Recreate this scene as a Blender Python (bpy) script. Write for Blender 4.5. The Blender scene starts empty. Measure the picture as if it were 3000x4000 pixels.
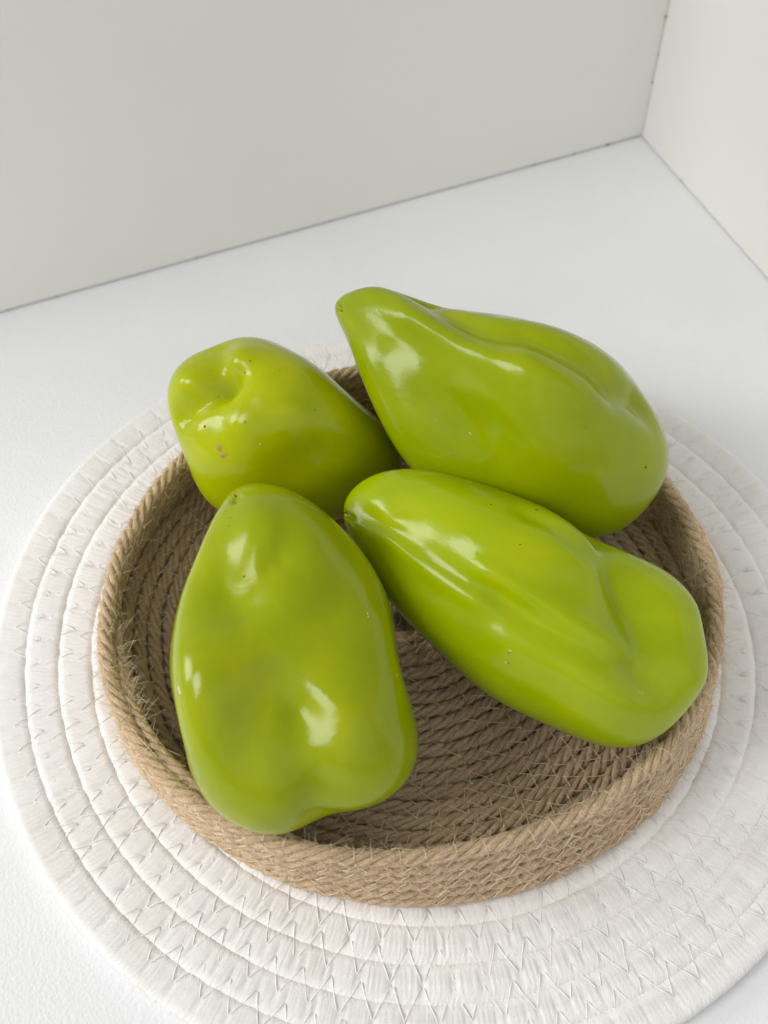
# Four pale green peppers in a round jute rope basket on a white cotton placemat,
# in front of two pale backdrop panels.  All geometry and materials are made here.
import bpy, math
import numpy as np
from mathutils import Matrix, Vector

scene = bpy.context.scene
COL = scene.collection
rng = np.random.default_rng(11)
MM = 0.001
PI = math.pi

# ------------------------------------------------------------------ camera
cam_data = bpy.data.cameras.new('camera')
cam = bpy.data.objects.new('camera', cam_data)
COL.objects.link(cam)
rot = Matrix([[0.9237051, 0.3131829, -0.2206477], [-0.3830671, 0.7470103, -0.5433556], [-0.0053436, 0.5864232, 0.8099872]])
cam.matrix_world = Matrix.Translation(Vector([-0.087597, -0.19412, 0.370626])) @ rot.to_4x4()
cam_data.sensor_fit = 'VERTICAL'
cam_data.sensor_height = 24.0
cam_data.lens = 27.0338
cam_data.clip_start = 0.01
cam_data.clip_end = 20
cam_data.dof.use_dof = True
cam_data.dof.focus_distance = 0.375
cam_data.dof.aperture_fstop = 10.0
scene.camera = cam

# ------------------------------------------------------------------ light
world = bpy.data.worlds.new('World')
scene.world = world
world.use_nodes = True
bg = world.node_tree.nodes['Background']
bg.inputs[0].default_value = (0.97, 0.985, 1.0, 1)
bg.inputs[1].default_value = WORLD_STRENGTH = 0.385

def area_light(name, az, el, dist, w, h, power, color=(1, 1, 1), target=(0, 0, 0.04)):
    d = Vector((math.cos(math.radians(el))*math.cos(math.radians(az)),
                math.cos(math.radians(el))*math.sin(math.radians(az)), math.sin(math.radians(el))))
    ld = bpy.data.lights.new(name, 'AREA')
    ld.shape = 'RECTANGLE'; ld.size = w; ld.size_y = h
    ld.energy = power; ld.color = color
    o = bpy.data.objects.new(name, ld); COL.objects.link(o)
    o.location = Vector(target) + d*dist
    o.rotation_euler = (-d).to_track_quat('-Z', 'Y').to_euler()
    return o

area_light('window_light', 150, 22, 2.4, 0.95, 0.95, 27.5, (1.0, 0.985, 0.96))
area_light('side_window_light', 178, 43, 2.4, 0.92, 0.92, 27.5, (1.0, 0.985, 0.96))
area_light('room_light', -95, 38, 2.5, 4.2, 2.6, 14.5, (1.0, 0.992, 0.98))

scene.view_settings.view_transform = 'Standard'
scene.view_settings.look = 'None'
scene.view_settings.exposure = 0.0
scene.view_settings.gamma = 1.0
scene.view_settings.use_curve_mapping = False
scene.cycles.max_bounces = 8
scene.cycles.diffuse_bounces = 5
scene.cycles.use_adaptive_sampling = True

# ------------------------------------------------------------------ helpers
def empty(name, loc, label, cat, group=None):
    o = bpy.data.objects.new(name, None); COL.objects.link(o)
    o.empty_display_size = 0.02
    o.location = loc; o['label'] = label; o['category'] = cat
    if group: o['group'] = group
    return o

def mesh_from(name, V, quads=None, tris=None, smooth=True, uv=None, attrs=None):
    """fast numpy mesh; V in millimetres"""
    me = bpy.data.meshes.new(name)
    loops = []; tot = []
    if quads is not None and len(quads):
        loops.append(np.asarray(quads).ravel()); tot.append(np.full(len(quads), 4))
    if tris is not None and len(tris):
        loops.append(np.asarray(tris).ravel()); tot.append(np.full(len(tris), 3))
    loops = np.concatenate(loops).astype(np.int32); tot = np.concatenate(tot).astype(np.int32)
    starts = np.concatenate([[0], np.cumsum(tot)[:-1]]).astype(np.int32)
    me.vertices.add(len(V)); me.vertices.foreach_set('co', (np.asarray(V)*MM).astype(np.float32).ravel())
    me.loops.add(len(loops)); me.loops.foreach_set('vertex_index', loops)
    me.polygons.add(len(tot)); me.polygons.foreach_set('loop_start', starts)
    try: me.polygons.foreach_set('loop_total', tot)
    except Exception: pass
    me.polygons.foreach_set('use_smooth', np.full(len(tot), smooth))
    me.update(calc_edges=True)
    if uv is not None:      # per vertex vector stored as a point attribute
        a = me.attributes.new('strand', 'FLOAT_VECTOR', 'POINT')
        a.data.foreach_set('vector', np.asarray(uv, np.float32).ravel())
    me.validate()
    return me

def obj(name, me, mat, parent=None, origin=(0, 0, 0), kind=None):
    o = bpy.data.objects.new(name, me); COL.objects.link(o)
    if mat: me.materials.append(mat)
    if parent:
        o.parent = parent
        o.location = Vector(origin) - parent.location   # vertices are in world space
    else:
        o.location = origin
    if kind: o['kind'] = kind
    return o

class Nodes:
    def __init__(self, name):
        self.m = bpy.data.materials.new(name); self.m.use_nodes = True
        self.t = self.m.node_tree; self.n = self.t.nodes
        self.b = self.n['Principled BSDF']
    def new(self, t, **kw):
        n = self.n.new(t)
        for k, v in kw.items():
            if k.startswith('_'): n.inputs[k[1:].replace('_', ' ')].default_value = v
            else: setattr(n, k, v)
        return n
    def link(self, a, b): self.t.links.new(a, b)
    def noise(self, vec, scale, detail=4, rough=0.55):
        n = self.new('ShaderNodeTexNoise', _Scale=scale, _Detail=detail, _Roughness=rough)
        if vec is not None: self.link(vec, n.inputs['Vector'])
        return n.outputs[0]
    def ramp(self, fac, stops):
        r = self.new('ShaderNodeValToRGB'); e = r.color_ramp.elements
        while len(e) < len(stops): e.new(0.5)
        for el, (p, c) in zip(e, stops):
            el.position = p; el.color = (*c, 1) if len(c) == 3 else c
        self.link(fac, r.inputs[0]); return r.outputs[0]
    def mapping(self, vec, scale):
        m = self.new('ShaderNodeMapping'); m.inputs['Scale'].default_value = scale
        self.link(vec, m.inputs['Vector']); return m.outputs[0]
    def mix(self, fac, a, b, mode='MIX'):
        x = self.new('ShaderNodeMix', data_type='RGBA', blend_type=mode)
        for i, v in ((0, fac), (6, a), (7, b)):
            if isinstance(v, (int, float)): x.inputs[i].default_value = v
            elif isinstance(v, tuple): x.inputs[i].default_value = (*v, 1)
            else: self.link(v, x.inputs[i])
        return x.outputs[2]
    def bump(self, h, dist, strength=1.0, prev=None):
        b = self.new('ShaderNodeBump', _Distance=dist, _Strength=strength)
        self.link(h, b.inputs['Height'])
        if prev is not None: self.link(prev, b.inputs['Normal'])
        return b.outputs[0]
    def geo(self): return self.new('ShaderNodeNewGeometry').outputs['Position']
    def attr(self, name='strand'):
        return self.new('ShaderNodeAttribute', attribute_name=name).outputs['Vector']

def set_in(b, **kw):
    for k, v in kw.items(): b.inputs[k.replace('_', ' ')].default_value = v

# ------------------------------------------------------------------ materials
def pepper_material(name, main, deep, pale):
    N = Nodes(name); b = N.b
    s = N.attr('strand')
    streak = N.noise(N.mapping(s, (9, 9, 1.2)), 1.0, 3, 0.5)
    big = N.noise(s, 2.1, 3, 0.55)
    c = N.ramp(big, [(0.22, deep), (0.52, main), (0.82, pale)])
    c = N.mix(N.ramp(streak, [(0.45, (0, 0, 0)), (0.8, (0.14,)*3)]), c, deep)
    fine = N.noise(s, 70, 2, 0.5)
    c = N.mix(N.ramp(fine, [(0.70, (0, 0, 0)), (0.78, (0.30,)*3)]), c, tuple(0.75*x for x in deep))
    N.link(c, b.inputs['Base Color'])
    set_in(b, Roughness=0.21, IOR=1.35, Subsurface_Weight=0.25, Subsurface_Scale=0.003)
    b.inputs['Subsurface Radius'].default_value = (0.9, 1.0, 0.15)
    p = N.geo()
    n1 = N.bump(N.noise(p, 420, 3, 0.6), 0.00012, 0.55)
    n2 = N.bump(N.noise(N.mapping(s, (14, 14, 1.5)), 1.0, 2), 0.0006, 0.05, n1)
    N.link(n2, b.inputs['Normal'])
    rr = N.ramp(N.noise(s, 6, 3), [(0.3, (0.13,)*3), (0.75, (0.23,)*3)])
    N.link(rr, b.inputs['Roughness'])
    return N.m

def plain(name, col, rough=0.7, spec=0.3, var=0.0, scale=300):
    N = Nodes(name)
    set_in(N.b, Roughness=rough, Specular_IOR_Level=spec)
    if var:
        c = N.ramp(N.noise(N.geo(), scale, 3), [(0.3, tuple(x*(1-var) for x in col)), (0.7, tuple(min(1, x*(1+var)) for x in col))])
        N.link(c, N.b.inputs['Base Color'])
    else: N.b.inputs['Base Color'].default_value = (*col, 1)
    return N.m

def jute_material(name, dark, mid, light):
    N = Nodes(name); b = N.b
    s = N.attr('strand')                      # x along the strand (mm), y round it, z random
    fib = N.noise(N.mapping(s, (0.22, 5.0, 7.0)), 1.0, 5, 0.7)
    big = N.noise(N.geo(), 130, 3, 0.6)
    c = N.ramp(fib, [(0.36, dark), (0.5, mid), (0.64, light)])
    c = N.mix(N.ramp(big, [(0.45, (0, 0, 0)), (0.75, (0.30,)*3)]), c, mid)
    N.link(c, b.inputs['Base Color'])
    set_in(b, Roughness=0.72, Specular_IOR_Level=0.25, Sheen_Weight=0.15, Sheen_Roughness=0.5)
    n = N.bump(fib, 0.0007, 0.8)
    N.link(n, b.inputs['Normal'])
    return N.m

def cotton_material():
    N = Nodes('white_cotton'); b = N.b
    s = N.attr('strand'); p = N.geo()
    fib = N.noise(N.mapping(s, (0.5, 5.0, 3.0)), 1.0, 4, 0.6)
    stain = N.noise(p, 34, 3, 0.55)
    c = N.ramp(fib, [(0.25, (0.83, 0.81, 0.785)), (0.7, (0.91, 0.898, 0.878))])
    c = N.mix(N.ramp(stain, [(0.50, (0, 0, 0)), (0.74, (0.42,)*3)]), c, (0.77, 0.725, 0.655))
    N.link(c, b.inputs['Base Color'])
    set_in(b, Roughness=0.8, Specular_IOR_Level=0.25, Sheen_Weight=0.1)
    N.link(N.bump(fib, 0.0005, 0.6), b.inputs['Normal'])
    return N.m

def table_material():
    N = Nodes('white_table_cloth'); b = N.b; p = N.geo()
    grain = N.noise(N.mapping(p, (1, 1.0, 1)), 900, 3, 0.6)
    soft = N.noise(p, 14, 2)
    c = N.ramp(soft, [(0.3, (0.795, 0.80, 0.815)), (0.7, (0.825, 0.828, 0.838))])
    N.link(c, b.inputs['Base Color'])
    set_in(b, Roughness=0.62, Specular_IOR_Level=0.35)
    vor = N.new('ShaderNodeTexVoronoi', _Scale=850.0); N.link(p, vor.inputs['Vector'])
    n1 = N.bump(vor.outputs['Distance'], 0.0004, 0.3)
    N.link(N.bump(grain, 0.0003, 0.25, n1), b.inputs['Normal'])
    return N.m

def panel_material():
    N = Nodes('pale_panel_board'); b = N.b; p = N.geo()
    g = N.noise(p, 1400, 2, 0.6); soft = N.noise(p, 9, 3)
    c = N.ramp(soft, [(0.3, (0.82, 0.815, 0.788)), (0.7, (0.845, 0.84, 0.815))])
    N.link(c, b.inputs['Base Color'])
    set_in(b, Roughness=0.55, Specular_IOR_Level=0.35)
    N.link(N.bump(g, 0.0002, 0.25), b.inputs['Normal'])
    return N.m

M_P1 = pepper_material('pepper_skin_olive', (0.283, 0.338, 0.0005), (0.238, 0.295, 0.0005), (0.351, 0.384, 0.0005))
M_P2 = pepper_material('pepper_skin_lime', (0.309, 0.394, 0.0005), (0.261, 0.346, 0.0005), (0.388, 0.439, 0.0005))
M_P3 = pepper_material('pepper_skin_green', (0.267, 0.333, 0.0005), (0.224, 0.291, 0.0005), (0.329, 0.372, 0.0005))
M_P4 = pepper_material('pepper_skin_yellow_green', (0.370, 0.420, 0.0005), (0.310, 0.369, 0.0005), (0.451, 0.480, 0.0005))
M_STUB = plain('dried_black_tip', (0.018, 0.014, 0.010), 0.9, 0.2)
M_SCAR = plain('tan_scar', (0.34, 0.27, 0.06), 0.6, 0.3, 0.3, 2500)
M_PALE = plain('pale_scar', (0.55, 0.50, 0.24), 0.6, 0.3, 0.2, 2500)
M_DARK = plain('dark_speck', (0.07, 0.055, 0.02), 0.7, 0.2)
M_JUTE = jute_material('jute_rope', (0.22, 0.125, 0.06), (0.83, 0.575, 0.35), (0.99, 0.87, 0.64))
M_FUZZ = plain('jute_fibre', (0.80, 0.65, 0.45), 0.6, 0.3, 0.25, 200)
M_JTHREAD = plain('jute_thread', (0.88, 0.74, 0.53), 0.6, 0.3, 0.2, 200)
M_COTTON = cotton_material()
M_WTHREAD = plain('white_thread', (0.88, 0.87, 0.85), 0.5, 0.4)
M_TABLE = table_material()
M_PANEL = panel_material()
M_EDGE = plain('panel_edge_strip', (0.66, 0.66, 0.645), 0.6, 0.3, 0.05, 60)
M_SEAM = plain('panel_seam', (0.52, 0.50, 0.47), 0.8, 0.2, 0.15, 90)
M_GLUE = plain('dried_glue', (0.46, 0.36, 0.22), 0.45, 0.4, 0.25, 400)

# ------------------------------------------------------------------ table and panels
def box(name, x0, x1, y0, y1, z0, z1, mat, parent=None, bevel=0.0, kind=None):
    V = np.array([(x, y, z) for x in (x0, x1) for y in (y0, y1) for z in (z0, z1)], float)
    Q = [(0, 1, 3, 2), (4, 6, 7, 5), (0, 4, 5, 1), (2, 3, 7, 6), (0, 2, 6, 4), (1, 5, 7, 3)]
    o = obj(name, mesh_from(name, V, quads=Q, smooth=False), mat, parent, kind=kind)
    if bevel:
        m = o.modifiers.new('bevel', 'BEVEL'); m.width = bevel*MM; m.segments = 2
    return o

WX, WY = 228.13, 224.50          # inner faces of the right and back panels (mm)
box('table', -700, WX+40, -560, WY+40, -30, 0, M_TABLE, kind='structure')

back = empty('backdrop_panel', (-0.02, (WY+2)*MM, 0), 'light grey backdrop panel standing upright along the back edge of the white table', 'panel')
box('board', -260, WX-0.6, WY, WY+5, 1.7, 270, M_PANEL, back, 0.25)
box('edge_strip', -260, WX-0.9, WY+0.35, WY+4, 0.25, 1.45, M_EDGE, back)
box('seam', -260, WX-0.9, WY+0.9, WY+4.5, 0.02, 1.69, M_SEAM, back)
right = empty('backdrop_panel', ((WX+2)*MM, 0, 0), 'pale warm backdrop panel rising at the right, meeting the back panel in a corner', 'panel')
box('board', WX, WX+5, -260, WY-0.05, 0.9, 270, M_PANEL, right, 0.25)
box('seam', WX+0.8, WX+4.5, -260, WY-0.1, 0.02, 0.89, M_SEAM, right)
box('corner_strip', WX-0.55, WX-0.02, WY-0.75, WY-0.06, 1.0, 270, M_EDGE, right, 0.1)

def blob(name, c, r, axis, mat, parent, seed, flat=0.35):
    """small irregular dried blob lying on a plane; axis = normal"""
    g = np.random.default_rng(seed); n = 12
    ax = np.array(axis, float); t1 = np.cross(ax, (0.3, 0.5, 0.81)); t1 /= np.linalg.norm(t1); t2 = np.cross(ax, t1)
    V = [np.array(c)+ax*r*flat]; T = []
    for k, (rad, hh) in enumerate(((0.6, 0.8*flat), (1.0, -0.05))):
        for i in range(n):
            a = 2*PI*i/n; q = rad*r*(1+0.3*g.standard_normal()*(k == 1)*0.6)
            V.append(np.array(c)+(t1*math.cos(a)+t2*math.sin(a))*q+ax*r*hh)
    Q = []
    for i in range(n):
        j = (i+1) % n; T.append((0, 1+i, 1+j)); Q.append((1+i, 1+n+i, 1+n+j, 1+j))
    return obj(name, mesh_from(name, np.array(V), quads=Q, tris=T), mat, parent)
for i, (x, r) in enumerate([(208.2, 1.2), (188.8, 0.75), (166.2, 0.75), (55.7, 0.5), (33.7, 0.5), (-11.4, 0.9), (-78.9, 0.6), (-101.0, 0.6), (119.7, 0.4)]):
    blob('glue_spot', (x, WY+0.1, 1.2), r, (0, -1, 0.3), M_GLUE if r > 0.9 else M_SEAM, back, i)
for i, (y, r) in enumerate([(185.6, 1.0), (163.7, 0.6)]):
    blob('glue_spot', (WX+0.1, y, 0.9), r, (-1, 0, 0.3), M_SEAM, right, 30+i)
for i, (z, r) in enumerate([(67.1, 1.1), (47.4, 0.8), (32.2, 0.7)]):
    blob('glue_spot', (WX-0.5, WY-0.5, z), r, (-0.7, -0.7, 0), M_SEAM if i % 2 else M_GLUE, right, 60+i)

# ------------------------------------------------------------------ placemat
MCX, MCY, MR = [2.98, -4.25, 152.0]          # mm
MH = [0.39, -3.38, 1.32, -0.21]                    # harmonics 2c 2s 3c 3s at the outer edge (mm)
MAT_T = 6.35
PITCH = 11.6
def mat_radius(r, th):
    k = r/MR
    return r + k*(MH[0]*np.cos(2*th)+MH[1]*np.sin(2*th)+MH[2]*np.cos(3*th)+MH[3]*np.sin(3*th))
mat = empty('placemat', (MCX*MM, MCY*MM, 0), 'round off white placemat of braided cotton coils with zigzag stitching under the basket', 'placemat')
ZIG = 9.6                    # stitch period along a coil (mm)
NCOIL = 7
coil_r = [MR-PITCH/2-PITCH*k for k in range(NCOIL)]
nst = [int(round(2*PI*(coil_r[k]-PITCH/2)/ZIG)) for k in range(NCOIL-1)]
def stitch_phase(k): return 2.399*k
def coil_holes(k):
    hs = []
    if k < NCOIL-1: hs += [(stitch_phase(k)+2*PI*i/nst[k], 1) for i in range(nst[k])]
    if k > 0: hs += [(stitch_phase(k-1)+2*PI*(i+0.5)/nst[k-1], -1) for i in range(nst[k-1])]
    return np.array([h[0] % (2*PI) for h in hs]), np.array([h[1] for h in hs])
def low_noise(th, seed, n=24, amp=1.0):
    g = np.random.default_rng(seed); out = np.zeros_like(th)
    for m in range(2, n): out += g.standard_normal()*np.cos(m*th+g.uniform(0, 6.28))/math.sqrt(n)
    return out*amp
for k, r0 in enumerate(coil_r):
    P = 1.7; nch = int(round(2*PI*r0/P)); ns = nch*5; nc = 24
    u = np.arange(ns)*2*PI/ns
    c = np.linspace(0, 2*PI, nc, endpoint=False)
    U, Cc = np.meshgrid(u, c, indexing='ij')
    ca, sa = np.cos(Cc), np.sin(Cc)
    hw, hh = PITCH/2*1.07, MAT_T/2
    e = 0.5                                            # superellipse section
    X = hw*np.sign(ca)*np.abs(ca)**e; Z = hh*np.sign(sa)*np.abs(sa)**e
    v = X/hw                                            # -1..1 across
    g = np.random.default_rng(100+k)
    lean = 2.3+0.25*np.cos(3*U+k)
    ph = U*nch/(2*PI)+lean*np.abs(v)**0.85+low_noise(U, 300+k, 60, 0.45)
    h = np.abs(np.sin(PI*ph))**0.6                      # each yarn a rounded rib
    rib = 0.30*h*(0.75+0.25*np.sin(PI*ph*0.5+1.3))
    mid = np.exp(-(v/0.12)**2)*0.35                     # the two sides plait into each other
    hu, hs = coil_holes(k)
    i = np.searchsorted(np.sort(hu), u); so = np.argsort(hu); hus = hu[so]; hss = hs[so]
    dent = np.zeros_like(U); puff = np.zeros_like(U)
    for d in (-2, -1, 0, 1):
        idx = (i+d) % len(hus)
        du = (u-hus[idx]+PI) % (2*PI)-PI
        dmm = du[:, None]*r0; vv = X-0.10*hw*hss[idx][:, None]*-1
        dent += 1.0*np.exp(-(dmm/0.85)**2-(vv/0.9)**2)
        side = np.clip(-X*hss[idx][:, None]/hw+0.15, 0, 1)  # thread pulls the cord down towards the seam
        puff += 0.28*np.exp(-(dmm/2.0)**2)*side
    top = np.clip(sa, 0, 1)
    off = rib-mid*top
    nx, nz = ca, sa
    fz = np.random.default_rng(3+k).normal(0, 0.05, U.shape); off = off+fz
    RR = r0+X+nx*off*0.9
    ZZ = MAT_T/2+Z+nz*off-(dent+puff)*top+0.28*low_noise(U, 500+k, 30)*top
    TH = U
    Rm = mat_radius(RR, TH)
    V = np.stack([MCX+Rm*np.cos(TH), MCY+Rm*np.sin(TH), np.maximum(ZZ, 0.05)], -1).reshape(-1, 3)
    a = (np.arange(ns)[:, None]*nc+np.arange(nc)[None]); b = np.roll(a, -1, 0)
    Q = np.stack([a, np.roll(a, -1, 1), np.roll(b, -1, 1), b], -1).reshape(-1, 4)
    st = np.stack([ph*1.0, v*3+0*U, np.floor(ph)*0.37+0*v], -1).reshape(-1, 3)
    st = np.stack([np.abs(v)*6, ph*1.0, np.sign(v)*3.0+k], -1).reshape(-1, 3)
    obj('braided_coil', mesh_from('braided_coil', V, quads=Q, uv=st), M_COTTON, mat)

def tubes(paths, rad, sides=5, taper=False, wob=0.0):
    """many small tubes as one mesh; paths: (n, m, 3) array"""
    paths = np.asarray(paths, float); n, m, _ = paths.shape
    t = np.gradient(paths, axis=1); t /= np.linalg.norm(t, axis=2, keepdims=True)+1e-9
    ref = np.where(np.abs(t[..., 2:3]) > 0.9, np.array([1., 0, 0]), np.array([0., 0, 1.]))
    e1 = np.cross(t, ref); e1 /= np.linalg.norm(e1, axis=2, keepdims=True)+1e-9
    e2 = np.cross(t, e1)
    ang = np.arange(sides)*2*PI/sides
    r = np.full((n, m), rad) if np.isscalar(rad) else np.broadcast_to(np.asarray(rad)[:, None], (n, m)).copy()
    if taper: r = r*(1-0.75*np.linspace(0, 1, m)[None])
    V = paths[:, :, None, :]+r[:, :, None, None]*(e1[:, :, None, :]*np.cos(ang)[None, None, :, None]+e2[:, :, None, :]*np.sin(ang)[None, None, :, None])
    base = np.arange(n)[:, None, None]*m*sides+np.arange(m-1)[None, :, None]*sides
    j = np.arange(sides)[None, None, :]; j2 = (j+1) % sides
    Q = np.stack([base+j, base+j2, base+sides+j2, base+sides+j], -1).reshape(-1, 4)
    st = np.zeros((n*m*sides, 3)); st[:, 0] = np.repeat(np.tile(np.arange(m), n), sides); st[:, 2] = np.repeat(rng.uniform(0, 50, n), m*sides)
    return V.reshape(-1, 3), Q, st

for k in range(NCOIL-1):
    n = nst[k]; th0 = stitch_phase(k); seg = 9; paths = []
    g = np.random.default_rng(700+k)
    for i in range(n):
        A = (th0+2*PI*i/n, coil_r[k]-0.4); B = (th0+2*PI*(i+0.5)/n, coil_r[k+1]+0.4); Cn = (th0+2*PI*(i+1)/n, coil_r[k]-0.4)
        for (p, q) in ((A, B), (B, Cn)):
            s = np.linspace(0, 1, seg); j1, j2 = g.normal(0, 0.25, 2)/coil_r[k]
            th = p[0]+j1+(q[0]+j2-p[0]-j1)*s; rr = p[1]+(q[1]-p[1])*s
            xx = np.minimum(np.abs(rr-coil_r[k]), np.abs(rr-coil_r[k+1]))/(PITCH/2*1.07); cc = np.clip(xx, 0, 0.93)**(1/0.5)
            z = MAT_T/2+MAT_T/2*(1-cc**2)**0.25+0.16+0.0*s-1.5*np.exp(-(np.minimum(s, 1-s)/0.07)**2)
            Rm = mat_radius(rr, th)
            paths.append(np.stack([MCX+Rm*np.cos(th), MCY+Rm*np.sin(th), z], -1))
    V, Q, st = tubes(paths, 0.17, 5)
    obj('stitching_thread', mesh_from('stitching_thread', V, quads=Q, uv=st), M_WTHREAD, mat)

# ------------------------------------------------------------------ jute basket
RIM_R, RIM_Z, BOT_R = [102.8, 35.7, 105.95]   # outer radius of the rim, height of its centre line, outer radius at the foot
RH = [2.91, -1.15, -0.98, -1.57]; BH = [1.98, -3.21]; HZ = [0.73, 0.45]
ROPE = 2.65
Z0 = MAT_T+ROPE+0.1
FLOOR_TOP = MAT_T+2*ROPE
NROW = 6
basket = empty('jute_basket', (0, 0, MAT_T*MM), 'round shallow basket of coiled brown jute rope with frayed rim, holding the peppers', 'basket')

def ring_path(f, th):
    """centre line of wall row at height fraction f (0 foot, 1 rim)"""
    rim = RIM_R+RH[0]*np.cos(2*th)+RH[1]*np.sin(2*th)+RH[2]*np.cos(3*th)+RH[3]*np.sin(3*th)
    bot = BOT_R+BH[0]*np.cos(2*th)+BH[1]*np.sin(2*th)
    r = bot+(rim-bot)*f-ROPE
    z = Z0+(RIM_Z+HZ[0]*np.cos(th)+HZ[1]*np.sin(th)-Z0)*f
    return r, z

def rope(path, closed, rad, lay=19.5, seed=0, strand=4, sides=8, per=18, taper_end=0.0):
    """twisted rope of three strands along a dense path (m,3) in mm, as vertices, quads, attributes"""
    path = np.asarray(path, float)
    if closed: path = np.vstack([path, path[:1]])
    seg = np.linalg.norm(np.diff(path, axis=0), axis=1); L = np.concatenate([[0], np.cumsum(seg)])
    turns = L[-1]/lay
    if closed: turns = max(1, round(turns))
    n = max(6, int(turns*per))
    s = np.linspace(0, L[-1], n, endpoint=not closed)
    P = np.stack([np.interp(s, L, path[:, k]) for k in range(3)], -1)
    if closed: T = np.roll(P, -1, 0)-np.roll(P, 1, 0)
    else: T = np.gradient(P, axis=0)
    T /= np.linalg.norm(T, axis=1, keepdims=True)
    up = np.array([0, 0, 1.]); e1 = np.cross(T, up); e1 /= np.linalg.norm(e1, axis=1, keepdims=True); e2 = np.cross(e1, T)
    g = np.random.default_rng(seed)
    Vs, Qs, Ss = [], [], []; base = 0
    sizes = np.ones(n)
    if taper_end > 0: sizes = np.clip((L[-1]-s)/taper_end, 0.12, 1)**0.6
    irr = sum(g.normal(0, 0.35)*np.cos(2*PI*s/L[-1]*m+g.uniform(0, 6)) for m in range(5, 40, 3))*0.12
    for q in range(strand):
        a = 2*PI*(s/L[-1]*turns)+2*PI*q/strand+irr
        orad = rad*0.53*sizes; srad = rad*0.48*sizes*(1+0.13*np.sin(2*PI*s/L[-1]*int(turns*0.37+2)+q*2)+0.09*np.sin(2*PI*s/L[-1]*int(turns*1.7+3)+q))
        cen = P+e1*(orad*np.cos(a))[:, None]+e2*(orad*np.sin(a))[:, None]
        b = np.arange(sides)*2*PI/sides
        B = b[None]+a[:, None]
        rr = srad[:, None]*(1+0.07*np.cos(3*B+5*q)+0.05*np.sin(5*b[None]+s[:, None]*0.9+q))
        rr = rr*(1+g.normal(0, 0.055, rr.shape))
        V = cen[:, None]+rr[..., None]*(e1[:, None]*np.cos(B)[..., None]+e2[:, None]*np.sin(B)[..., None])
        i = np.arange(n if closed else n-1); i2 = (i+1) % n
        j = np.arange(sides); j2 = (j+1) % sides
        # at the closing seam the section has turned by whole turns, so strands meet up again
        A = base+i[:, None]*sides+j[None]; Bq = base+i[:, None]*sides+j2[None]; Cq = base+i2[:, None]*sides+j2[None]; D = base+i2[:, None]*sides+j[None]
        Qs.append(np.stack([A, D, Cq, Bq], -1).reshape(-1, 4))
        Vs.append(V.reshape(-1, 3))
        # fibres run along the strand: a twisting coordinate keeps them slanted
        st = np.stack([np.repeat(s, sides), np.sin(B.ravel())*1.6+q*3.1, np.cos(B.ravel())*1.6+q*9+seed*3.7], -1)
        Ss.append(st); base += n*sides
    return np.concatenate(Vs), np.concatenate(Qs), np.concatenate(Ss)

surf_pts = []      # places on the rope where loose fibres start: (point, outward direction, tangent)
def note_surface(V, closed_path, amount, seed):
    g = np.random.default_rng(seed); idx = g.integers(0, len(V), amount)
    P = V[idx]; c = np.asarray(closed_path)
    j = ((P[:, None, :2]-c[None, ::8, :2])**2).sum(-1).argmin(1)*8
    out = P-c[j]; out /= np.linalg.norm(out, axis=1, keepdims=True)+1e-9
    tg = np.roll(c, -3, 0)[j]-c[j]; tg /= np.linalg.norm(tg, axis=1, keepdims=True)+1e-9
    surf_pts.append((P, out, tg))

th = np.linspace(0, 2*PI, 720, endpoint=False)
for i in range(NROW):
    f = i/(NROW-1)
    r, z = ring_path(f, th)
    r = r+low_noise(th, 900+i, 18, 0.28); z = z+low_noise(th, 940+i, 18, 0.30)
    path = np.stack([r*np.cos(th), r*np.sin(th), z], -1)
    V, Q, st = rope(path, True, ROPE*(1.04 if i == NROW-1 else 1.0), seed=i, per=18 if i >= 4 else 15)
    obj('rope_coil', mesh_from('rope_coil', V, quads=Q, uv=st), M_JUTE, basket)
    note_surface(V, path, 6000 if i == NROW-1 else 2300, 40+i)
r0, _ = ring_path(0, th)
FP = 5.05
nfl = int((r0.mean()-4)/FP)
floor_r = []
for i in range(nfl):
    k = (r0.mean()-5.0-FP*i)/r0.mean()
    if k*r0.mean() < 2.5: break
    r = r0*k+low_noise(th, 1000+i, 16, 0.22)*min(1, k*3); z = np.full_like(th, MAT_T+ROPE+0.05)+low_noise(th, 1050+i, 20, 0.25)
    path = np.stack([r*np.cos(th), r*np.sin(th), z], -1)
    V, Q, st = rope(path, True, ROPE*0.99, seed=20+i)
    obj('base_coil', mesh_from('base_coil', V, quads=Q, uv=st), M_JUTE, basket)
    note_surface(V, path, int(120+1250*k), 80+i); floor_r.append(k)

# the loose end of the rope, laid along the inside of the rim on the left and frayed out
te = np.radians(np.linspace(232, 165, 160))
r, z = ring_path(1.0, te)
f = np.linspace(0, 1, 160)
r = r-4.3*np.clip(f*6, 0, 1)*(1-0.15*f); z = z-3.2+2.2*np.sin(PI*np.clip(f, 0, 1))
endp = np.stack([r*np.cos(te), r*np.sin(te), z], -1)
V, Q, st = rope(endp, False, ROPE*0.86, seed=77, taper_end=20)
obj('rope_end', mesh_from('rope_end', V, quads=Q, uv=st), M_JUTE, basket)
note_surface(V, endp, 260, 177)

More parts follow.
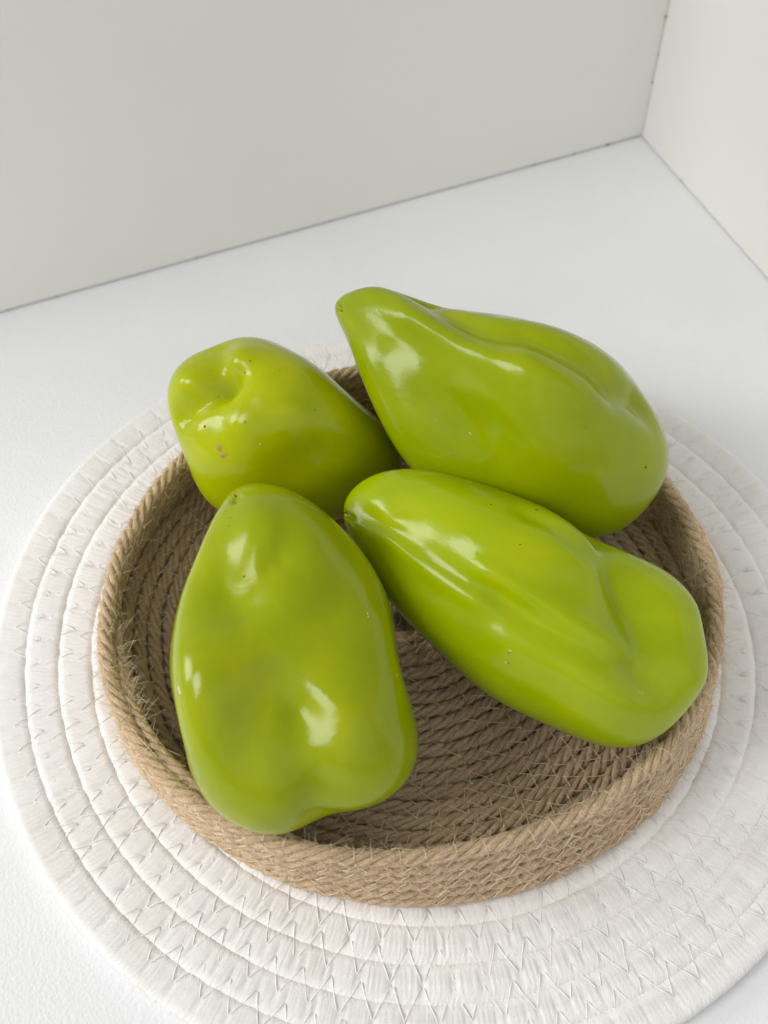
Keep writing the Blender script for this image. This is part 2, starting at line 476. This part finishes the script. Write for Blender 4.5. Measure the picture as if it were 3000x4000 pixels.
# zigzag sewing of the floor rows, then of the wall rows
def basket_stitches():
    g = np.random.default_rng(5); floor, wall = [], []
    seg = 6; s = np.linspace(0, 1, seg)
    zt = MAT_T+ROPE*2-0.15
    for a in range(len(floor_r)-1):
        k1, k2 = floor_r[a], floor_r[a+1]; rm = r0.mean()*k1
        n = int(2*PI*rm/8.2); off = g.uniform(0, 6)
        for i in range(n):
            t0 = off+2*PI*i/n; d = 2*PI/n
            for (ka, ta, kb, tb) in ((k1, t0, k2, t0+0.16*d), (k2, t0+0.16*d, k1, t0+d)):
                if g.random() < 0.22: continue
                tt = ta+(tb-ta)*s+g.normal(0, 0.09)*d; kk = ka+(kb-ka)*s
                rr = np.interp(tt % (2*PI), th, r0, period=2*PI)*kk
                z = zt+0.45+g.uniform(-0.05, 0.25)-0.5*np.exp(-((s-0.5)/0.3)**2)-1.2*np.exp(-(np.minimum(s, 1-s)/0.09)**2)
                floor.append(np.stack([rr*np.cos(tt), rr*np.sin(tt), z], -1))
    for a in range(NROW-1):
        f1, f2 = a/(NROW-1), (a+1)/(NROW-1); n = int(2*PI*RIM_R/8.6); off = g.uniform(0, 6)
        for i in range(n):
            t0 = off+2*PI*i/n; d = 2*PI/n
            for side in (1, -1):
                for (fa, ta, fb, tb) in ((f1, t0, f2, t0+0.45*d), (f2, t0+0.45*d, f1, t0+d)):
                    if g.random() < 0.30: continue
                    tt = ta+(tb-ta)*s+g.normal(0, 0.05)*d; ff = fa+(fb-fa)*s
                    r, z = ring_path(ff, tt)
                    r = r+side*(ROPE+0.10-0.35*np.exp(-((s-0.5)/0.3)**2)-0.7*np.exp(-(np.minimum(s, 1-s)/0.1)**2))
                    wall.append(np.stack([r*np.cos(tt), r*np.sin(tt), z], -1))
    # thread whipped over the rim
    n = int(2*PI*RIM_R/8.6)
    for i in range(n):
        t0 = 2*PI*i/n+g.normal(0, 0.012); aa = np.linspace(-2.2, 2.6, 8); 
        if g.random() < 0.25: continue
        tt = t0+np.linspace(0, 1, 8)*g.uniform(0.01, 0.035)
        r, z = ring_path(1.0, tt)
        wall.append((np.stack([(r+2.95*np.sin(aa))*np.cos(tt), (r+2.95*np.sin(aa))*np.sin(tt), z+2.95*np.cos(aa)], -1)))
    return floor, [w for w in wall if len(w) == seg], [w for w in wall if len(w) == 8]
fl, wl, rm_ = basket_stitches()
for nm, pp, rad in (('stitching_thread', fl, 0.15), ('stitching_thread', wl, 0.14), ('rim_thread', rm_, 0.12)):
    V, Q, st = tubes(pp, rad, 4)
    obj(nm, mesh_from(nm, V, quads=Q, uv=st), M_JTHREAD, basket, kind='stuff')

# loose jute fibres: nobody could count them, so one part
P = np.concatenate([a[0] for a in surf_pts]); Od = np.concatenate([a[1] for a in surf_pts]); Tg = np.concatenate([a[2] for a in surf_pts])
n = len(P); m = 5
ln = rng.gamma(2.2, 1.15, n)+0.8
up_ = rng.random((n, 1)) < 0.36
d0 = Od*np.where(up_, rng.uniform(0.4, 1.3, (n, 1)), rng.uniform(0.02, 0.25, (n, 1)))+Tg*rng.choice([-1, 1], (n, 1))*rng.uniform(0.4, 1.2, (n, 1))+rng.normal(0, 0.28, (n, 3))
d0 /= np.linalg.norm(d0, axis=1, keepdims=True)
curl = rng.normal(0, 0.55, (n, 3))-0.35*Od
s = np.linspace(0, 1, m)
paths = (P+Od*0.05)[:, None]+ln[:, None, None]*(d0[:, None]*s[None, :, None]+curl[:, None]*(s**2)[None, :, None])
paths[..., 2] = np.maximum(paths[..., 2], MAT_T*0.6)
V, Q, st = tubes(paths, 0.085*rng.uniform(0.6, 1.5, n), 3, taper=True)
obj('loose_fibre', mesh_from('loose_fibre', V, quads=Q, uv=st), M_FUZZ, basket, kind='stuff')
# frayed tuft where the rope end stops
g = np.random.default_rng(9); nf = 420; m = 6
ce = endp[np.clip((126+g.normal(0, 13, nf)).astype(int), 60, 159)]
out = np.stack([ce[:, 0], ce[:, 1], 0*ce[:, 0]], -1); out /= np.linalg.norm(out, axis=1, keepdims=True)
d0 = out*g.normal(0.1, 0.6, (nf, 1))+np.array([0, 0, 1.])*g.uniform(0.25, 1.0, (nf, 1))+g.normal(0, 0.35, (nf, 3))
d0 /= np.linalg.norm(d0, axis=1, keepdims=True)
s = np.linspace(0, 1, m); ln = g.uniform(2.5, 7.0, nf)
paths = (ce+g.normal(0, 1.0, (nf, 3)))[:, None]+ln[:, None, None]*(d0[:, None]*s[None, :, None]+g.normal(0, 0.4, (nf, 1, 3))*(s**2)[None, :, None])
V, Q, st = tubes(paths, 0.11, 3, taper=True)
obj('frayed_tuft', mesh_from('frayed_tuft', V, quads=Q, uv=st), M_FUZZ, basket, kind='stuff')

# ------------------------------------------------------------------ peppers
# A pepper is a tapered ellipsoid along an axis (tip to stalk end), swollen and pinched by 280 smooth
# bumps spread over it (0.01 mm), and creased by strokes: (depth mm, width, line of directions).
NC = 280
_i = np.arange(NC)+.5; _p = np.arccos(1-2*_i/NC); _t = PI*(1+5**.5)*_i
CENTRES = np.c_[np.cos(_t)*np.sin(_p), np.sin(_t)*np.sin(_p), np.cos(_p)]
SIG = 0.34
PEPPERS = [
 dict(label='broad heart shaped green pepper with a bottom notch, front left in the basket, tip up', skin='olive',
  tip=[-45.95, 35.76, 67.0], end=[-63.95, -66.24, 50.0], a=42, b=40, w=[0.35, 0.62, 0.85, 0.98, 1.05, 1.08, 1.05],
  bumps=[139,174,96,222,95,-99,73,194,56,4,101,74,54,-129,22,217,69,-133,75,75,105,-36,73,321,22,-235,-27,48,171,9,6,306,83,-149,-21,-2,220,0,-277,74,-15,-5,0,101,225,22,-267,-4,-173,103,-2,-89,106,-69,-165,1,-62,-39,1,-253,5,-237,41,0,27,-30,-39,-184,0,-199,-51,-1,-111,1,-195,-77,1,-65,-179,-3,-173,-2,-174,15,0,17,-46,-101,-135,0,-180,-102,2,-97,-2,-146,-84,0,-23,-93,-19,-115,0,-148,-3,0,-17,-5,-141,-200,0,-151,-55,3,-138,0,-114,-70,0,-11,-11,-61,-119,0,-198,0,1,-216,2,-168,-210,0,-77,-15,-3,-133,0,-151,-13,0,-171,5,-116,-119,0,-176,-4,2,-386,0,-163,-97,0,-75,-3,-20,-38,0,-180,24,0,-353,1,-131,-49,0,-104,-1,3,-324,0,-148,11,0,-115,-1,-32,73,0,-138,44,0,-271,0,-108,30,0,-69,2,4,-128,0,-110,77,0,29,-1,-31,125,0,-89,36,1,-85,0,-76,99,0,-12,-1,3,68,0,-60,92,0,173,0,-33,132,0,-102,12,2,62,0,-50,137,0,41,-2,-8,127,0,-77,50,0,117,0,-41,123,0,-90,-1,-2,94,0,-47,76,0,10,-2,-16,76,0,-46,9,0,35,0,-8,44,0,-11,-2,4,25,0,17,7,1,-1,-1,16,4,-1,5,-4,1,-8],
  creases=[
   (-3, 0.15, [(0.1882,0.6137,0.7668)]),
   (2.4, 0.17, [(0.4108,0.5895,0.6955), (0.3086,0.4991,0.8097)]),
   (1.6, 0.16, [(-0.07849,0.6065,0.7912), (-0.1281,0.4777,0.8691)]),
   (-4.5, 0.17, [(0.1008,0.08248,0.9915), (0.1323,0.2282,0.9646), (0.1731,0.3039,0.9368)]),
   (-1.5, 0.05, [(-0.03648,0.7135,-0.6998)]),
   (-1.2, 0.08, [(0.1517,0.9578,-0.2441), (0.2407,0.9357,-0.258)]),
   (3.2, 0.22, [(0.08732,0.8699,-0.4854), (-0.0209,0.9238,-0.3823), (-0.1484,0.9545,-0.2586)]),
   (2, 0.2, [(0.8047,0.5406,0.2455), (0.7472,0.4501,0.4889)]),
   (-1.5, 0.15, [(0.3335,0.8989,-0.284)]),
  ],
  marks=[
   ('stub', (-0.04388,0.6741,-0.7373), 0.9, 0.6, 0),
   ('dark', (-0.09739,0.9648,-0.2441), 0.2625, 1, 0),
   ('pale', (0.7579,0.6338,0.1544), 0.2625, 1, 0),
   ('pale', (0.7531,0.6339,0.1763), 0.2625, 1, 0),
   ('dark', (-0.1241,0.8018,-0.5845), 0.165, 1, 0),
   ('dark', (-0.1607,0.8208,-0.5482), 0.165, 1, 0),
   ('pale', (-0.6662,0.6275,0.4031), 0.75, 1.8, 0.3),
   ('pale', (0.7498,0.4489,0.4861), 0.2625, 1, 0),
  ]),
 dict(label='bright lime green pepper with an elongated tapering body and V crease, at the front right', skin='lime',
  tip=[-14.2, 19.16, 60.0], end=[60.43, -70.04, 47.0], a=30, b=36, w=[0.6, 0.78, 0.92, 1.0, 1.05, 1.1, 1.05],
  bumps=[79,136,135,19,214,0,59,209,-2,119,-6,-2,149,-12,191,39,-5,69,14,73,38,-2,202,134,-7,-6,-3,279,-55,0,91,196,12,-95,-2,311,135,-1,60,39,95,-134,1,125,255,-4,-76,-3,149,-50,0,100,84,-3,-135,0,76,47,0,43,1,-2,-112,0,42,-35,-5,-96,-1,-8,8,0,11,-1,-8,-127,0,2,-196,0,-37,-1,29,49,0,-55,-77,-2,-102,0,6,6,0,-89,0,59,-28,0,-16,-167,-1,-83,0,93,171,0,-146,-11,16,-44,0,12,-37,0,-99,1,98,73,0,-67,-36,0,-38,0,36,83,0,-108,3,21,8,0,-2,-19,0,-80,0,6,36,0,-77,11,-1,-10,0,-8,-17,0,-73,0,-30,6,0,-11,31,0,-91,0,-53,-40,0,-82,5,-11,-5,0,0,11,0,-118,0,-58,-14,0,-32,20,0,-53,0,-20,-25,0,-136,-2,-14,11,0,4,23,0,-66,0,-20,8,0,-83,-3,2,-3,0,4,27,0,-84,-3,-3,53,0,-11,19,1,-3,0,-1,80,0,-75,-4,0,7,0,3,99,0,-10,-4,-7,107,0,-26,42,-1,-80,-1,-6,177,0,-39,0,-11,-23,0,-11,158,0,-85,-4,-16,103,0,-39,63,-6,-146,-3,-13,191,0,-44,20,-13,-69,-3,-22,152,-3,-69,10,-10,78,-3,-7,91,-5,-13,12,-2,84,3,19],
  creases=[
   (-4.2, 0.16, [(0.904,0.3399,0.2594), (0.7831,0.4529,0.4262), (0.576,0.5503,0.6045), (0.294,0.6013,0.743), (0.06616,0.5942,0.8016), (-0.09363,0.5843,0.8061)]),
   (-1.6, 0.11, [(0.7724,0.6349,-0.01919), (0.7147,0.6526,0.2516), (0.6705,0.585,0.4563), (0.3957,0.5919,0.7022)]),
   (-1.8, 0.12, [(-0.09974,0.9948,0.02276), (-0.1665,0.9499,0.2645), (-0.1661,0.8318,0.5296), (-0.1853,0.5932,0.7834)]),
   (1.4, 0.14, [(0.09309,0.9897,-0.1086), (0.06295,0.9758,0.2095), (-0.002711,0.8688,0.4951), (-0.001052,0.7326,0.6806)]),
   (1.8, 0.16, [(-0.4939,0.851,0.1785), (-0.3833,0.7738,0.5043), (-0.3242,0.6165,0.7175)]),
   (3.8, 0.22, [(0.5051,0.2835,0.8152), (0.1292,0.3801,0.9159)]),
   (-2.5, 0.05, [(-0.05076,0.07057,-0.9962), (-0.06542,0.2573,-0.9641)]),
   (1.5, 0.14, [(-0.0985,0.7041,-0.7032), (-0.2442,0.8935,-0.3768), (-0.2913,0.9497,-0.115)]),
   (1.5, 0.16, [(0.3257,0.4483,-0.8324), (0.23,0.6634,-0.712)]),
  ],
  marks=[
   ('stub', (-0.03542,0.02526,-0.9991), 1, 0.8, 0),
   ('pale', (-0.546,0.8151,0.1937), 0.4125, 1.1, 0),
   ('dark', (-0.5699,0.7989,0.1923), 0.225, 1, 0),
   ('pale', (-0.6696,0.7165,0.1956), 0.375, 1.3, 0),
   ('dark', (-0.6564,0.7245,0.2104), 0.21, 1, 0),
   ('pale', (-0.2528,0.5548,0.7926), 0.3, 1, 0.5),
   ('pale', (-0.2407,0.5383,0.8076), 0.3, 1, 0.5),
   ('dark', (0.847,0.5313,-0.02048), 0.225, 2.2, 0),
   ('dark', (0.7301,0.6401,-0.2391), 0.1875, 1.5, 0),
   ('dark', (0.4955,0.8686,-0.007043), 0.1875, 1.8, 0),
  ]),
 dict(label='large pointed green pepper at the back right, its narrow tip raised above the basket rim', skin='green',
  tip=[10.0, 85.17, 86.0], end=[87.83, -2.17, 61.0], a=40, b=43, w=[0.35, 0.55, 0.8, 1.0, 1.08, 1.1, 1.05],
  bumps=[174,109,169,49,113,55,113,97,24,69,-100,29,58,10,267,-106,-8,3,-44,146,11,0,173,-150,-4,-4,13,256,-46,-3,20,-61,29,1,3,171,-89,-4,-6,1,77,-2,-1,32,-118,-4,-2,9,58,-45,0,0,-97,0,3,0,9,-127,-1,2,-13,-19,-22,0,-14,-179,-3,1,4,-31,-138,0,4,-104,-16,0,0,-36,-187,0,5,-7,-46,-109,0,-48,-187,-2,4,2,-21,-227,0,4,-97,-22,-30,0,-108,-201,1,7,-2,-20,-204,0,-81,-210,-2,6,1,-12,-250,0,2,-73,-15,-92,0,-199,-215,1,8,3,57,-221,0,-97,-202,-3,-21,0,-54,-225,0,-10,-27,33,-148,0,-245,-216,0,-1,2,118,-190,0,-94,-126,9,-115,0,-108,-167,0,-43,-1,92,-175,0,-199,-184,0,-45,1,101,-148,0,-120,-49,33,-224,0,-67,-147,0,-58,3,84,-200,0,-103,-118,3,-86,0,114,-132,0,-133,-11,29,-234,0,60,-128,-1,6,1,84,-203,0,-34,-47,5,17,0,166,-116,0,-37,1,37,-145,0,122,-59,-1,176,0,100,-132,0,25,-5,16,164,0,114,-46,-1,79,1,38,-35,0,64,-3,2,234,0,30,-30,0,2,2,7,104,0,23,3,0,64,0,-2,6,0,10,3,-1,54,0,30,5,1,32,-1,10,16,-1,63,2,4,37,-5,31,8,-3,17],
  creases=[
   (-5.5, 0.15, [(0.6406,0.4901,-0.5912), (0.5179,0.7322,-0.4423), (0.4555,0.8333,-0.3135), (0.3993,0.9004,-0.1726), (0.4128,0.9103,-0.03001), (0.4614,0.8839,0.07561), (0.4575,0.8585,0.2316), (0.4381,0.8216,0.3648), (0.4049,0.7557,0.5148), (0.3574,0.6559,0.6648), (0.3781,0.4129,0.8286)]),
   (2.6, 0.2, [(0.2614,0.8289,-0.4946), (0.2505,0.9421,-0.2231), (0.2562,0.9652,-0.05234), (0.2972,0.9482,0.1125), (0.2884,0.9169,0.276), (0.2877,0.8516,0.4382)]),
   (-2.2, 0.32, [(-0.4542,0.8485,-0.2717), (-0.4197,0.905,-0.06926)]),
   (2, 0.3, [(-0.217,0.7168,0.6627)]),
   (-1.5, 0.06, [(-0.0408,0.3464,-0.9372)]),
  ],
  marks=[
   ('stub', (-0.08817,0.4133,-0.9063), 0.7, 0.4, 0),
   ('dark', (-0.03402,0.4215,0.9062), 0.4125, 1.1, 0),
   ('dark', (0.02162,0.8301,0.5572), 0.165, 1, 0),
   ('dark', (-0.7336,0.6794,0.01569), 0.165, 1, 0),
   ('dark', (-0.5057,0.758,-0.4119), 0.15, 1, 0),
   ('dark', (-0.2258,0.9715,-0.07271), 0.15, 1, 0),
   ('pale', (-0.5554,0.8299,0.05213), 0.1875, 3, 0.2),
   ('pale', (-0.6003,0.7816,-0.1695), 0.15, 3, 0.7),
  ]),
 dict(label='yellow green pepper at the back left, its folded lobed end with a tan scar', skin='yellow',
  tip=[16.0, 46.0, 34.0], end=[-43.7, 87.32, 66.0], a=30, b=31, w=[0.6, 0.75, 0.88, 1.0, 1.07, 1.1, 1.05],
  bumps=[240,187,214,136,107,156,80,90,62,49,130,18,-8,39,49,67,3,4,60,37,-26,0,22,86,-9,-50,4,84,38,-5,7,66,23,-104,-5,37,55,-4,13,6,51,45,-2,4,82,4,-110,-4,-6,43,-1,28,28,7,-39,0,-15,68,0,14,-6,-68,67,0,4,111,0,-103,0,-78,24,0,43,9,-62,36,0,-16,184,1,-7,-2,-124,13,0,8,110,-28,-28,0,-69,93,1,35,-3,-113,18,0,-9,232,-4,-8,0,-106,3,0,8,35,-79,3,0,-56,148,2,16,-3,-111,-4,0,-3,108,-28,0,0,-97,20,0,4,-3,-113,0,0,-44,96,0,4,0,-92,-6,0,0,11,-68,1,0,-107,36,1,0,-3,-107,-3,0,-20,32,-14,1,0,-107,10,0,1,-6,-98,0,0,-79,65,2,-1,0,-101,-1,0,-2,11,-43,0,0,-109,65,1,0,-3,-103,-3,0,-28,80,-5,0,0,-98,24,0,2,3,-60,-1,0,-57,126,1,0,-1,-81,0,0,-2,56,-12,0,0,-57,83,0,1,-2,-42,-3,0,-10,123,1,0,-1,-37,29,0,2,25,-7,-2,0,-10,116,1,0,-3,-11,7,0,1,73,1,-1,-1,-5,64,0,0,10,0,3,0,-1,77,1,-1,-1,-2,29,0,-2,29,0,2,-1,-4,38,-1,-2,6,-4,11,-1,-4,10,-3,0],
  creases=[
   (-3.8, 0.11, [(0.3444,0.2439,0.9066), (0.2273,0.3492,0.909), (0.08129,0.4718,0.878), (-0.03664,0.5402,0.8407), (-0.1665,0.5858,0.7932)]),
   (-3, 0.15, [(-0.3957,0.1467,0.9066), (-0.3184,0.3261,0.8901), (-0.1886,0.4556,0.87), (-0.08008,0.5175,0.8519)]),
   (-1.2, 0.14, [(-0.09583,0.5463,0.8321), (-0.245,0.6444,0.7244)]),
   (-3, 0.28, [(0.416,0.9092,0.01813), (0.1298,0.9842,-0.1201)]),
   (3, 0.22, [(0.1757,0.7898,0.5877)]),
   (2.5, 0.16, [(0.01948,0.2916,0.9564)]),
   (2, 0.18, [(-0.4265,0.4734,0.7708)]),
   (-1.2, 0.2, [(-0.3769,0.8365,0.3977), (-0.3191,0.9471,0.03353)]),
  ],
  marks=[
   ('scar', (0.4931,0.6068,0.6234), 1.1, 1.2, 0.6),
   ('pale', (0.4926,0.6054,0.6252), 0.4875, 1.2, 0.6),
   ('scar', (0.5452,0.6172,0.5673), 1.1, 1.4, 0.9),
   ('pale', (0.5451,0.6176,0.567), 0.525, 1.3, 0.9),
   ('dark', (0.3641,0.4869,0.7939), 0.4125, 1.1, 0.4),
   ('pale', (0.3212,0.8777,0.3557), 0.3375, 1, 0),
   ('dark', (-0.416,0.6082,0.6761), 0.165, 2.6, 2.2),
   ('dark', (-0.3091,0.6349,0.7081), 0.1875, 2.2, 2.4),
   ('dark', (0.04572,0.4586,0.8874), 0.1875, 1, 0),
   ('scar', (0.1575,0.8278,0.5384), 0.45, 1.1, 0),
   ('dark', (-0.4689,0.7624,0.4459), 0.165, 1, 0),
   ('dark', (-0.2709,0.9615,0.04537), 0.225, 1, 0),
  ]),
]
CAMV = np.array([-87.597, -194.12, 370.626])

def sphere_grid(nu, nv):
    ph = np.linspace(0, PI, nu+1)[1:-1]; th = np.arange(nv)*2*PI/nv
    Pm, Tm = np.meshgrid(ph, th, indexing='ij')
    s = np.c_[(np.sin(Pm)*np.cos(Tm)).ravel(), (np.sin(Pm)*np.sin(Tm)).ravel(), np.cos(Pm).ravel()]
    s = np.r_[s, [[0, 0, 1.]], [[0, 0, -1.]]]
    n = nu-1; a = np.arange(n-1)[:, None]*nv+np.arange(nv)[None]; b = np.arange(n-1)[:, None]*nv+(np.arange(nv)[None]+1) % nv
    Q = np.stack([a, a+nv, b+nv, b], -1).reshape(-1, 4)
    j = np.arange(nv); j2 = (j+1) % nv
    T = np.r_[np.stack([np.full(nv, n*nv), j, j2], -1), np.stack([np.full(nv, n*nv+1), (n-1)*nv+j2, (n-1)*nv+j], -1)]
    return s, Q, T

def pepper_surface(sp):
    A = np.array(sp['tip']); B = np.array(sp['end'])
    z = B-A; L = np.linalg.norm(z); z = z/L; c = (A+B)/2
    v = CAMV-c; e1 = np.cross(v, z); e1 /= np.linalg.norm(e1); e2 = np.cross(z, e1)
    co = np.polyfit(np.linspace(-1, 1, len(sp['w'])), sp['w'], 5)
    wts = np.array(sp['bumps'])*0.01
    sag = [0.0]
    def f(s, raw=False):
        w = np.polyval(co, s[:, 2])
        base = c+z*(L/2*s[:, 2])[:, None]+e1*(sp['a']*w*s[:, 0])[:, None]+e2*(sp['b']*w*s[:, 1])[:, None]
        h = np.zeros(len(s))
        for k in range(0, len(s), 8000):
            q = s[k:k+8000]; h[k:k+8000] = np.exp(-((q[:, None]-CENTRES[None])**2).sum(-1)/SIG**2) @ wts
        for amp, wd, pl in sp['creases']:
            pl = np.array(pl); best = np.full(len(s), 9.0)
            if len(pl) == 1: best = np.linalg.norm(s-pl[0], axis=1)
            for a, b in zip(pl[:-1], pl[1:]):
                ab = b-a; t = np.clip((s-a) @ ab/(ab @ ab+1e-12), 0, 1)
                best = np.minimum(best, np.linalg.norm(s-a-t[:, None]*ab, axis=1))
            h += amp*np.exp(-(best/wd)**2)
        V = base+(s[:, :1]*e1+s[:, 1:2]*e2+s[:, 2:]*z)*h[:, None]
        # the underside bulges until the pepper rests on the basket floor
        V = V-e2*(sag[0]*np.clip(-s[:, 1]-0.2, 0, 1)**1.4)[:, None]
        if raw: return V
        # skin pressed against the basket: keep it inside the wall and on the floor
        r = np.hypot(V[:, 0], V[:, 1]); th = np.arctan2(V[:, 1], V[:, 0])
        lim, _ = ring_path(np.clip((V[:, 2]-Z0)/(RIM_Z-Z0), 0, 1), th); lim = lim-ROPE
        low = 1/(1+np.exp((V[:, 2]-RIM_Z-1.0)/1.2))
        over = np.clip(r-lim, 0, None)*low
        V[:, :2] *= (1-over/np.maximum(r, 1))[:, None]
        V[:, 2] = np.maximum(V[:, 2], FLOOR_TOP)
        return V
    g_, _, _ = sphere_grid(40, 60)
    while sag[0] < 13 and f(g_, True)[:, 2].min() > FLOOR_TOP+0.2: sag[0] += 0.5
    return f

def patch(f, s0, size, mat, parent, name, seed, asp=1.0, rot=0.0, lift=0.10, dome=0.15, turn=1):
    """a small blemish lying on the pepper's skin"""
    g = np.random.default_rng(seed); n = 14
    s0 = np.array(s0); t1 = np.cross(s0, (0.2, 0.9, 0.4)); t1 /= np.linalg.norm(t1); t2 = np.cross(s0, t1)
    eps = 0.01
    pc, pa, pb = f(np.array([s0, s0+t1*eps, s0+t2*eps])); 
    da = (pa-pc)/eps; db = (pb-pc)/eps
    la, lb = np.linalg.norm(da), np.linalg.norm(db); nrm = np.cross(da, db); nrm /= np.linalg.norm(nrm)
    if nrm @ (CAMV-pc) < 0: nrm = -nrm
    S = [s0]; H = [dome]
    for k, (rad, hh) in enumerate(((0.55, 0.75*dome), (1.0, -0.12))):
        for i in range(n):
            a = 2*PI*i/n; q = size*rad*(1+0.22*g.standard_normal()*(k == 1))
            x, y = q*math.cos(a)*asp, q*math.sin(a)
            x, y = x*math.cos(rot)-y*math.sin(rot), x*math.sin(rot)+y*math.cos(rot)
            S.append(s0+t1*x/la+t2*y/lb); H.append(hh)
    V = f(np.array(S))+nrm*(np.array(H)+lift)[:, None]
    T = [(0, 1+i, 1+(i+1) % n) for i in range(n)]
    Q = [(1+i, 1+n+i, 1+n+(i+1) % n, 1+(i+1) % n) for i in range(n)]
    return obj(name, mesh_from(name, V, quads=Q, tris=T), mat, parent)

MATS = {'olive': M_P1, 'lime': M_P2, 'green': M_P3, 'yellow': M_P4}
BLM = {'scar': M_SCAR, 'pale': M_PALE, 'dark': M_DARK}
S, Q, T = sphere_grid(170, 240)
for pi, sp in enumerate(PEPPERS):
    f = pepper_surface(sp)
    V = f(S)
    c = V.mean(0); foot = (c[0]*MM, c[1]*MM, V[:, 2].min()*MM)
    root = empty('green_pepper', foot, sp['label'], 'pepper', 'pale green peppers lying in the jute basket')
    fl_ = S*np.array([1, 1, 1])
    me = mesh_from('skin', V, quads=Q, tris=T, uv=fl_+pi*7.3*np.array([0, 0, 1]))
    # outward normals
    n0 = me.polygons[len(me.polygons)//2]
    if (Vector(c*MM)-n0.center).dot(n0.normal) > 0: me.flip_normals()
    obj('skin', me, MATS[sp['skin']], root)
    for bi, (kind, s0, size, asp, rt) in enumerate(sp['marks']):
        if kind == 'stub':
            s0 = np.array(s0); p0, = f(s0[None]); out = p0-f(s0[None]*1.0)[0]
            t1 = np.cross(s0, (0.2, 0.9, 0.4)); t1 /= np.linalg.norm(t1); t2 = np.cross(s0, t1)
            pc, pa, pb = f(np.array([s0, s0+t1*0.02, s0+t2*0.02])); nr = np.cross(pa-pc, pb-pc); nr /= np.linalg.norm(nr)
            if nr @ (pc-c) < 0: nr = -nr
            d = (pa-pc)/np.linalg.norm(pa-pc)
            q = np.linspace(0, 1, 6)[:, None]
            path = p0-nr*0.6+nr*q*size*1.9+d*(q**2)*size*asp+np.random.default_rng(bi+pi).normal(0, 0.06*size, (6, 3))
            Vv, Qv, sv = tubes(path[None], np.array([0.34*size]), 7, taper=True)
            obj('dried_tip', mesh_from('dried_tip', Vv, quads=Qv, uv=sv), M_STUB, root)
        else:
            patch(f, s0, size, BLM[kind], root, 'scar' if kind != 'dark' else 'speck', 1000*pi+bi, asp, rt)
